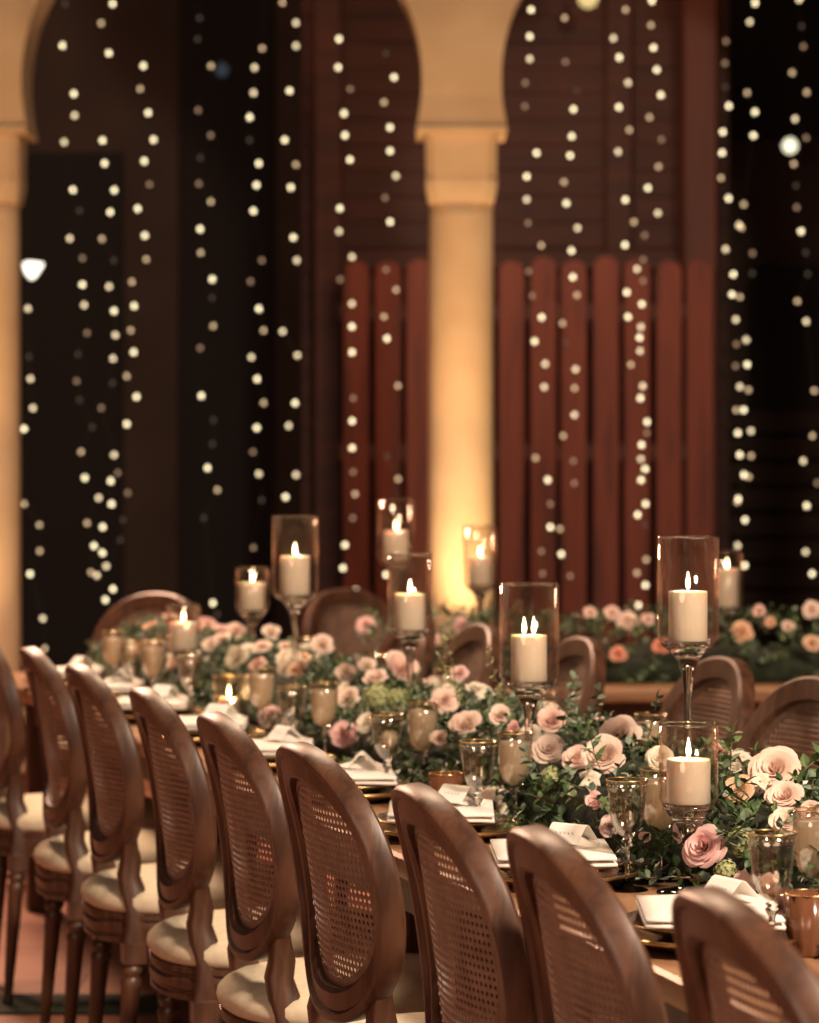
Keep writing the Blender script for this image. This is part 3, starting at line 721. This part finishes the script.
def put_flower(kind, c, pos, nrm, size, label, group, stem=True):
    o = bpy.data.objects.new(NAME[kind], fdata(kind, random.randrange(4), MATK[c])); col.objects.link(o)
    o.location = pos; nrm = Vector(nrm).normalized()
    q = nrm.to_track_quat('Z', 'Y'); e = (q.to_matrix() @ Matrix.Rotation(random.uniform(0, 6.28), 3, 'Z')).to_euler(); o.rotation_euler = e
    s = size/.088; o.scale = (s, s, s*random.uniform(.9, 1.05))
    tag(o, label, 'flower', group)
    if stem:
        q = bpy.data.objects.new('stem_and_sepals', SEP); col.objects.link(q); q.parent = o
    placed.append(Vector(pos)); placed_r.append((Vector(pos), size*.52))
    return o
def on_mound(x, y):
    """where the sight line of a photo pixel meets the garland's surface"""
    best = None
    for k in range(80):
        v = GV - .22 + k*.005
        # point on the line v=const whose image column is x
        kx = (x - CX)/F; Pv = P0 + N*v
        # Pv + U*u : X = kx*Y
        u = (kx*Pv.y - Pv.x)/(U.x - kx*U.y); Y = Pv.y + U.y*u
        h = mound_h(v-GV); yy = HY + F/Y*(HC-h)
        if best is None or abs(yy-y) < best[0]: best = (abs(yy-y), u, v, h, Y)
        if abs(yy-y) < 2: break
    _, u, v, h, Y = best
    # keep the seen row exactly: shift the height a little
    h = HC - (y-HY)*Y/F
    return u, v, h, Y
def flower_px(kind, c, x, y, d, label, group=None, tilt=.55, back=0.0):
    u, v, h, Y = on_mound(x, y); h = max(h, TOP+.02)
    X, Yw, _ = tp(u, v); size = max(.03, (d*.95)*Yw/F)
    dv = (v-GV)/.215
    cam = Vector((-X, -Yw, HC-h)).normalized()
    nn = Vector((N.x*dv*.8, N.y*dv*.8 - .1, .9)).normalized()*(1-tilt) + cam*tilt + Vector((random.uniform(-.25, .25), random.uniform(-.15, .05), random.uniform(-.05, .25)))
    h = min(h, mound_h(v-GV) + .035); nn.normalize()
    while nn.dot(cam) < .66: nn = (nn + cam*.2 + Vector((0, 0, .06))).normalized()
    return put_flower(kind, c, (X, Yw, h - size*.12), nn, size*1.12, label, group)
NEAR = [
 ('rose', 'b', 776, 768, 54, 'large open blush rose right of the small lantern'),
 ('rose', 'b', 786, 796, 40, 'blush rose directly below the large open one at the right'),
 ('rose', 'b', 788, 822, 40, 'blush rose third down in the column at the right edge'),
 ('rose', 'o', 740, 788, 34, 'small peach rose just right of the small lantern glass'),
 ('rose', 'p', 706, 843, 46, 'pink rose low beside the stem of the small lantern'),
 ('rose', 'p', 687, 829, 30, 'half-open pink rose hidden behind the small lantern stem'),
 ('bloom', 'b', 745, 883, 42, 'loose pink-and-white bloom low at the right, above the nearest crest'),
 ('bloom', 'b', 768, 882, 30, 'small loose bloom right of its larger twin'),
 ('rose', 'p', 779, 903, 44, 'pink rose lowest on the table at the right edge'),
 ('bud', 'p', 785, 928, 20, 'tiny pink bud at the very bottom of the garland'),
 ('bud', 'p', 596, 803, 30, 'pink half-closed rose left of the sharp beaded goblet'),
 ('rose', 'p', 611, 826, 28, 'pink rose right behind the bowl of the sharp goblet'),
 ('rose', 'b', 605, 757, 52, 'large blush rose in focus between the two sharp lanterns'),
 ('rose', 'b', 621, 733, 44, 'blush rose above and right of the large focused one'),
 ('rose', 'b', 549, 749, 38, 'blush rose right of the central wine goblet'),
 ('rose', 'b', 551, 722, 36, 'blush rose at the foot of the two-flame lantern'),
 ('rose', 'b', 577, 757, 30, 'blush rose tucked left of the large focused one'),
 ('bloom', 'c', 590, 777, 30, 'cream open bloom under the large focused rose'),
 ('bud', 'p', 646, 837, 18, 'tiny dusty-pink bud between the sharp goblets'),
 ('rose', 'c', 531, 735, 26, 'cream rose behind the rim of the central wine goblet'),
 ('rose', 'c', 660, 757, 28, 'cream rose against the left wall of the small lantern'),
 ('bud', 'c', 735, 768, 22, 'cream bud between the small lantern and the large blush rose'),
 ('bloom', 'c', 761, 779, 26, 'cream bloom left of the large open blush rose'),
 ('rose', 'b', 812, 812, 30, 'blush rose cut by the right edge'),
 ('rose', 'b', 468, 725, 38, 'wide blush rose left of the two-flame lantern'),
 ('rose', 'b', 444, 700, 30, 'blush rose above the wine goblet at the centre left'),
 ('rose', 'p', 345, 733, 30, 'pink rose just right of the sharp chair crest'),
 ('rose', 'b', 350, 698, 28, 'blush rose straight above the pink one at the sharp crest'),
 ('rose', 'b', 440, 738, 22, 'small blush rose between two goblets'),
 ('rose', 'b', 500, 716, 28, 'blush rose touching the two-flame lantern glass'),
 ('bud', 'p', 514, 728, 22, 'pink bud beneath the two-flame lantern'),
 ('rose', 'p', 272, 716, 26, 'blurred pink rose left of the tall blurred lantern stem'),
 ('rose', 'c', 368, 722, 24, 'cream rose behind the clear goblet at the centre left'),
 ('rose', 'b', 402, 670, 36, 'blush rose below the medium blurred lantern'),
 ('rose', 'b', 367, 666, 22, 'small blush rose left of the rose under the medium blurred lantern'),
 ('rose', 'b', 395, 643, 22, 'pink-toned rose hiding the stem of the medium blurred lantern'),
 ('rose', 'b', 346, 672, 22, 'blush rose right of the tall blurred lantern'),
 ('rose', 'b', 327, 700, 22, 'blush rose right of the tall blurred lantern stem'),
 ('rose', 'c', 240, 657, 30, 'wide cream-pink rose under the low blurred lantern'),
 ('rose', 'b', 236, 631, 22, 'blush rose at the foot of the low blurred lantern'),
 ('rose', 'p', 206, 626, 22, 'pink rose right of the lowest blurred lantern'),
 ('rose', 'b', 271, 633, 22, 'blush rose right of the low blurred lantern foot'),
 ('rose', 'b', 322, 645, 26, 'blush rose right of the tall blurred lantern base'),
 ('rose', 'c', 292, 664, 28, 'cream rose left of the tall blurred lantern stem'),
 ('rose', 'b', 212, 645, 20, 'blush rose below the lowest blurred lantern'),
 ('cluster', 'l', 742, 838, 34, 'pale green floret cluster right of the pink rose'),
 ('cluster', 'l', 726, 868, 26, 'pale green floret cluster above the nearest crest'),
 ('cluster', 'l', 378, 694, 34, 'pale green floret cluster left of the central blush rose'),
 ('cluster', 'l', 398, 697, 28, 'pale green floret cluster under the medium blurred lantern'),
 ('cluster', 'c', 418, 716, 24, 'cream floret cluster behind the paired goblets'),
 ('cluster', 'c', 390, 738, 22, 'cream floret cluster seen through the clear goblet'),
 ('bloom', 'c', 486, 694, 24, 'cream bloom left of the two-flame lantern'),
 ('cluster', 'l', 551, 775, 26, 'pale green floret cluster right of the central wine goblet'),
 ('bud', 'c', 571, 792, 16, 'small cream bud among the dark leaves left of the pink rose'),
 ('rose', 'c', 310, 650, 22, 'cream rose hugging the tall blurred lantern stem'),
 ('rose', 'p', 460, 640, 20, 'pink rose below the lantern before the lit column'),
]
for a in NEAR: flower_px(*a[:5], a[5], 'flowers of the long garland')
rd = random.Random(3)
for i in range(120):   # the rest of the long garland
    u = rd.uniform(-1.6, 5.6); dv = rd.choice([-1, 1])*rd.uniform(.02, .19); v = GV+dv
    h = mound_h(dv); X, Y, _ = tp(u, v)
    p = Vector((X, Y, h))
    if u < 2.3 and dv < .07: 
        if rd.random() < .85: continue
    if any((p-q).length < .055 for q in placed): continue
    kind = rd.choice(['rose']*5 + ['bloom', 'cluster', 'bud']); c = rd.choice('bbbcccpo') if kind != 'cluster' else rd.choice('lc')
    far = u > 2.3
    lab = {True: 'small blurred %s %s in the far stretch of the long garland', False: '%s %s on the far slope of the near garland'}[far] % (CW[c], {'rose': 'rose', 'bud': 'rosebud', 'bloom': 'open bloom', 'cluster': 'floret cluster'}[kind])
    put_flower(kind, c, (X, Y, h-.005), (N.x*dv*5, N.y*dv*5 - .4, 1), rd.uniform(.05, .075), lab, 'unnamed %s %ss, %s garland' % (CW[c], kind, 'far' if far else 'near'), stem=not far)
# back table flowers
GB = 9.15
BK = [('rose', 'p', 366, 626, 22, 'pink rose at the left end of the back garland'), ('rose', 'b', 627, 622, 24, 'blush rose on the back table right of the fairy light ends'), ('rose', 'b', 612, 614, 18, 'small blush rose left end of the back garland'), ('rose', 'r', 618, 655, 20, 'coral rose hanging low on the back garland'),
      ('rose', 'r', 661, 647, 20, 'coral rose left of the tallest sharp lantern glass'), ('rose', 'o', 742, 634, 28, 'large peach rose below the half-hidden lantern'), ('rose', 'b', 759, 613, 18, 'small blush rose above the large peach one'),
      ('rose', 'o', 770, 623, 14, 'tiny peach rose right of the large peach one'), ('rose', 'b', 812, 611, 22, 'blush rose at the right edge of the back garland'), ('rose', 'o', 812, 645, 22, 'peach rose low at the right edge of the back garland'),
      ('rose', 'b', 648, 621, 18, 'blush rose against the tallest sharp lantern'), ('rose', 'p', 461, 627, 22, 'pink rose before the glowing column foot'), ('rose', 'p', 432, 640, 18, 'pink rose left of the glowing column foot'),
      ('rose', 'b', 590, 614, 16, 'dim blush rose left of the fairy light ends'), ('rose', 'o', 690, 640, 16, 'peach rose behind the tallest sharp candle'), ('rose', 'b', 788, 628, 16, 'blush rose between the two right-edge roses')]
for kind, c, x, y, d, lb in BK:
    Z = 9.0 + random.uniform(-.04, .12)
    if y > 634: Z = 8.92
    put_flower(kind, c, bp(x, y, Z), (0, -1, .6), d*Z/F*.95, lb, 'flowers of the back table garland', stem=False)

# foliage: leaves nobody could count
def leaf(m, p, d, nrm, L, Wd, shape):
    d = d.normalized(); s = d.cross(nrm)
    if s.length < 1e-3: s = d.orthogonal()
    s.normalize(); n2 = s.cross(d)
    k = len(m.v)
    if shape == 'round':
        pts = [(0, 0, 0), (.25, .42, .06), (.62, .48, .08), (1, 0, -.06), (.62, -.48, .08), (.25, -.42, .06), (.5, 0, 0)]
        fs = [(0, 6, 1), (1, 6, 2), (2, 6, 3), (3, 6, 4), (4, 6, 5), (5, 6, 0)]
    else:
        pts = [(0, 0, 0), (.3, .5, .05), (.65, .38, .0), (1, 0, -.16), (.65, -.38, .0), (.3, -.5, .05), (.48, 0, -.03)]
        fs = [(0, 6, 1), (1, 6, 2), (2, 6, 3), (3, 6, 4), (4, 6, 5), (5, 6, 0)]
    m.add([tuple(p + d*(a*L) + s*(b*Wd) + n2*(c*L)) for a, b, c in pts], fs)
def sprig(m, st, p, d, n, L, lf, Wd, shape, rd, droop=.3):
    q = p.copy(); d = d.normalized(); pts = [q.copy()]
    for i in range(n):
        q = q + d*(L/n); d = (d + Vector((rd.uniform(-.15, .15), rd.uniform(-.15, .15), -droop*.12))).normalized(); pts.append(q.copy())
        for s in (-1, 1):
            side = d.orthogonal().normalized(); ang = rd.uniform(0, 6.28); side = (Matrix.Rotation(ang if shape == 'round' else i*1.57, 3, d) @ side)*s
            k = 1 - .35*i/n
            leaf(m, q, side + d*(.5), (Vector((0, 0, 1)) + Vector((rd.uniform(-.5, .5), rd.uniform(-.5, .5), 0))), lf*k*rd.uniform(.8, 1.15), Wd*k, shape)
    leaf(m, q, d, Vector((0, 0, 1)), lf*.8, Wd*.7, shape)
    if st is not None: st.tube(pts, .0011, 4)
def foliage(line, L, count, seed, ends=True, wide=.215, top=.165, dens_near=None):
    """line(u, dv) -> ground point, outward direction"""
    rd = random.Random(seed); out = {'dark': MB(), 'mid': MB(), 'grey': MB()}; st = MB()
    for i in range(count):
        u = rd.uniform(L[0], L[1]) if not dens_near else L[0] + (L[1]-L[0])*rd.random()**dens_near
        dv = rd.uniform(-1, 1); dv = math.copysign(abs(dv)**.75, dv)*wide*1.02
        h = TOP + top*sqrt(max(0, 1-(dv/(wide*1.03))**2)) - .035
        g, nn = line(u, dv); p = Vector((g[0], g[1], max(h + rd.uniform(-.02, .01), TOP+.012)))
        al = line(u+.1, dv)[0]; along = Vector((al[0]-g[0], al[1]-g[1], 0)).normalized()
        q = dv/wide; d = nn*q*1.0 + Vector((0, 0, 1))*(1.0 - abs(q)*.75) + along*rd.uniform(-1, 1)
        if p.z < TOP + .03: d.z = abs(d.z)*.5 + .06
        if any(abs(p.x-q_.x) < r_ and abs(p.y-q_.y) < r_*1.4 and (p-q_).length < r_*2.2 for q_, r_ in placed_r): continue
        k = rd.random()
        if k < .50: sprig(out['dark'], None, p, d, 3, .042, .030, .015, 'point', rd)
        elif k < .76: sprig(out['mid'], st, p, d, 4, .052, .026, .012, 'point', rd)
        else: sprig(out['grey'], st, p, d, 4, .055, .022, .020, 'round', rd)
    for k in out:   # nothing may dip below the table top
        out[k].v = [(x, y, max(z, TOP+.004)) if z > TOP-.06 else (x, y, z) for x, y, z in out[k].v]
    return out, st
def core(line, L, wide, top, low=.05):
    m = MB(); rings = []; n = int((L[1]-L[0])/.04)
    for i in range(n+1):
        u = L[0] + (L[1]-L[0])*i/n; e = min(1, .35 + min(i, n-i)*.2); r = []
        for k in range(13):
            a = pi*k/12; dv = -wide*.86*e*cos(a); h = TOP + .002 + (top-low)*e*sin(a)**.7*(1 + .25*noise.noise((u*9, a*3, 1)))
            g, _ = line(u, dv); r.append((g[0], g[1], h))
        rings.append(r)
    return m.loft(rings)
def main_line(u, dv):
    p = P0 + U*u + N*(GV+dv); return (p.x, p.y), Vector((N.x, N.y, 0))
def garland(line, L, count, seed, label, wide=.215, top=.165, dn=None):
    g = empty('leaf_garland', (line((L[0]+L[1])/2, 0)[0][0], line((L[0]+L[1])/2, 0)[0][1], TOP)); tag(g, label, 'greenery')
    off = Vector(g.location)
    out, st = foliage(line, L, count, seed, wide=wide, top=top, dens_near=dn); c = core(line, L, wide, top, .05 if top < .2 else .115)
    for m, nm, mt in ((c, 'leaf_gap_core', leaf_gap_dark), (out['dark'], 'dark_leaves', L_DARK), (out['mid'], 'green_leaves', L_MID), (out['grey'], 'eucalyptus_leaves', L_GREY), (st, 'twigs', brown_stem)):
        m.v = [(x-off.x, y-off.y, z-off.z) for x, y, z in m.v]
        o = m.build(nm, mt, g, smooth=nm == 'leaf_gap_core')
        if 'leaves' in nm or nm == 'twigs': o['kind'] = 'stuff'
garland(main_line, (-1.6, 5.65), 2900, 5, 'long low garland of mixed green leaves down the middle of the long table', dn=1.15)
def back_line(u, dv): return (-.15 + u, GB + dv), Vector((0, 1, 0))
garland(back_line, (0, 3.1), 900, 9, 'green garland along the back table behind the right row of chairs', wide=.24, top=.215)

# separately visible sprigs rising from the garland
def sprig_thing(name, x, y, Yd, d, n, L, lf, wd, shape, mt, label, smat=green_stem):
    p = Vector(bp(x, y, Yd)); r = random.Random(int(x*3+y)); m = MB(); st = MB()
    sprig(m, st, Vector((0, 0, 0)), Vector(d), n, L, lf, wd, shape, r)
    o = empty(name, p); tag(o, label, 'greenery', 'sprigs standing out of the garland')
    m.build('leaves', mt, o, smooth=False); st.build('twig', smat, o)
def dpt(x, y): return on_mound(x, y)[3]
EU = [(578, 716, (-.1, 0, 1), 'eucalyptus sprig behind the blush rose at the two-flame lantern'), (562, 728, (.2, -.3, 1), 'eucalyptus sprig right of the roses at the lantern foot'),
      (590, 728, (.3, -.2, .9), 'eucalyptus sprig leaning right over the large blush roses'), (648, 738, (.3, -.2, 1), 'dark round-leaved sprig left of the small lantern'),
      (540, 780, (-.2, -.5, .7), 'eucalyptus sprig hanging right of the central wine goblet'), (563, 788, (.2, -.6, .5), 'round-leaved sprig above the nearest-but-one crest'),
      (720, 850, (.3, -.5, .5), 'eucalyptus sprig beside the low pink rose'), (770, 850, (.2, -.4, .8), 'eucalyptus sprig under the roses at the right edge')]
for x, y, d, lb in EU: sprig_thing('eucalyptus_sprig', x, y, dpt(x, y) - .03, d, 5, .075, .024, .022, 'round', L_GREY, lb)
FE = [(458, 705, (-.15, 0, 1), 'upright fern-like sprig left of the centre, tallest of the garland'), (470, 712, (-.5, 0, .9), 'upright fern-like sprig leaning left beside the tallest'), (440, 700, (.1, 0, 1), 'pale fern-like sprig above the central rose'), (508, 708, (-.4, -.1, .8), 'fern-like sprig at the lantern with two flames')]
for x, y, d, lb in FE: sprig_thing('fern_sprig', x, y, dpt(x, y), d, 9, .14, .018, .008, 'point', mat('pale_fern', (.34, .33, .16), .6), lb)
RU = [(584, 790, (-.6, -.4, .3), 'dark glossy pointed leaves left of the pink rose'), (600, 768, (-.4, -.5, .8), 'spiky green leaves before the large focused rose'), (672, 880, (.7, -.5, .2), 'glossy leaves around the small lantern foot'), (650, 858, (.5, -.6, .5), 'glossy leaves behind the sharp goblet stems'),
      (730, 770, (.1, -.1, 1), 'bright green upright sprig right of the small lantern'), (800, 880, (.3, -.5, .6), 'glossy leaves at the right edge'), (800, 775, (.8, 0, .8), 'slender leaves rising at the right edge'), (700, 815, (.4, -.4, .6), 'dark leaves right of the small lantern stem'), (716, 806, (.6, -.3, .6), 'dark leaf spray below the peach rose')]
for i, (x, y, d, lb) in enumerate(RU): sprig_thing('ruscus_sprig', x, y, dpt(x, y) - .03, d, 4, .06, .036, .016, 'point', L_MID if i in (1, 4, 2, 6) else L_DARK, lb)

# ------------------------------------------------------------------ light
def area(name, loc, tgt, size, power, colr):
    l = bpy.data.lights.new(name, 'AREA'); l.energy = power; l.size = size; l.color = colr; l.shape = 'DISK'
    o = bpy.data.objects.new(name, l); col.objects.link(o); o.location = loc
    o.rotation_euler = (Vector(tgt)-Vector(loc)).to_track_quat('-Z', 'Y').to_euler(); return o
def spot(name, loc, tgt, power, colr, ang, r=.05, blend=.6):
    l = bpy.data.lights.new(name, 'SPOT'); l.energy = power; l.color = colr; l.spot_size = radians(ang); l.spot_blend = blend; l.shadow_soft_size = r
    o = bpy.data.objects.new(name, l); col.objects.link(o); o.location = loc
    o.rotation_euler = (Vector(tgt)-Vector(loc)).to_track_quat('-Z', 'Y').to_euler(); return o
WARM = (1, .70, .46)
area('terrace_flood', (2.5, 1.2, 4.5), (.25, 5.0, .7), .9, 560, (1, .76, .56))
area('terrace_fill', (-2.6, -.6, 3.2), (-.2, 5.0, .8), 2.2, 105, (1, .68, .50))
area('overhead_lamp', (-.9, 8.0, 4.6), (-.6, 7.4, .7), 1.0, 140, WARM)
area('back_lamp', (1.5, 12.4, 4.3), (1.2, 9, .8), .6, 8, WARM)
area('cabin_fill', (.6, 14.2, 3.4), (.6, 17, 1.3), 1.2, 33, (1, .56, .34))  # unseen area light, added to give the plank wall its warm glow
area('back_wall_fill', (-2.0, 16.0, 4.6), (-1.6, 19.3, 2.4), 1.2, 13, (1, .62, .45))  # unseen area light, added to lift the dark wall on the left
area('floor_glow', (-2.2, 11.0, 3.5), (-1.8, 9.0, 0), .8, 230, (1, .58, .38))
for k in (-1, 0, 1):
    xc = .245 + k*SP
    spot('column_uplight', (xc + .05, YC - .70, .15), (xc, YC-.1, 2.1), 230 if k == 0 else 40, (1, .66, .34), 60, .06)
    spot('arch_fill', (xc - .2, YC - 2.6, .5), (xc, YC, 2.6), 205, (1, .56, .25), 34, .1)  # unseen second spot per column, added to brighten upper shaft and impost
for X, Y, z in flames:
    l = bpy.data.lights.new('candle_light', 'POINT'); l.energy = .5; l.color = (1, .62, .28); l.shadow_soft_size = .006
    o = bpy.data.objects.new('candle_light', l); col.objects.link(o); o.location = (X, Y, z)
w = bpy.data.worlds.new('World'); sc.world = w; w.use_nodes = True
w.node_tree.nodes['Background'].inputs[0].default_value = (1, .68, .55, 1); w.node_tree.nodes['Background'].inputs[1].default_value = .018

# ------------------------------------------------------------------ camera
cd = bpy.data.cameras.new('Camera'); cam = bpy.data.objects.new('Camera', cd); col.objects.link(cam); sc.camera = cam
cam.location = (0, 0, HC); cam.rotation_euler = (pi/2, 0, 0)
cd.sensor_fit = 'VERTICAL'; cd.sensor_height = 36; cd.lens = 36*F/1023
cd.shift_y = -(511.5-HY)/1023; cd.clip_end = 100
cd.dof.use_dof = True; cd.dof.focus_distance = 4.5; cd.dof.aperture_fstop = cd.lens/1000/.0200; cd.dof.aperture_blades = 0
vs = sc.view_settings; vs.view_transform = 'Standard'; vs.look = 'None'; vs.gamma = 1; vs.exposure = 0; vs.use_curve_mapping = False
sc.cycles.use_denoising = True
sc.cycles.max_bounces = 10; sc.cycles.transparent_max_bounces = 24; sc.cycles.transmission_bounces = 10; sc.cycles.caustics_refractive = False; sc.cycles.caustics_reflective = False
sc.cycles.sample_clamp_indirect = 4.0
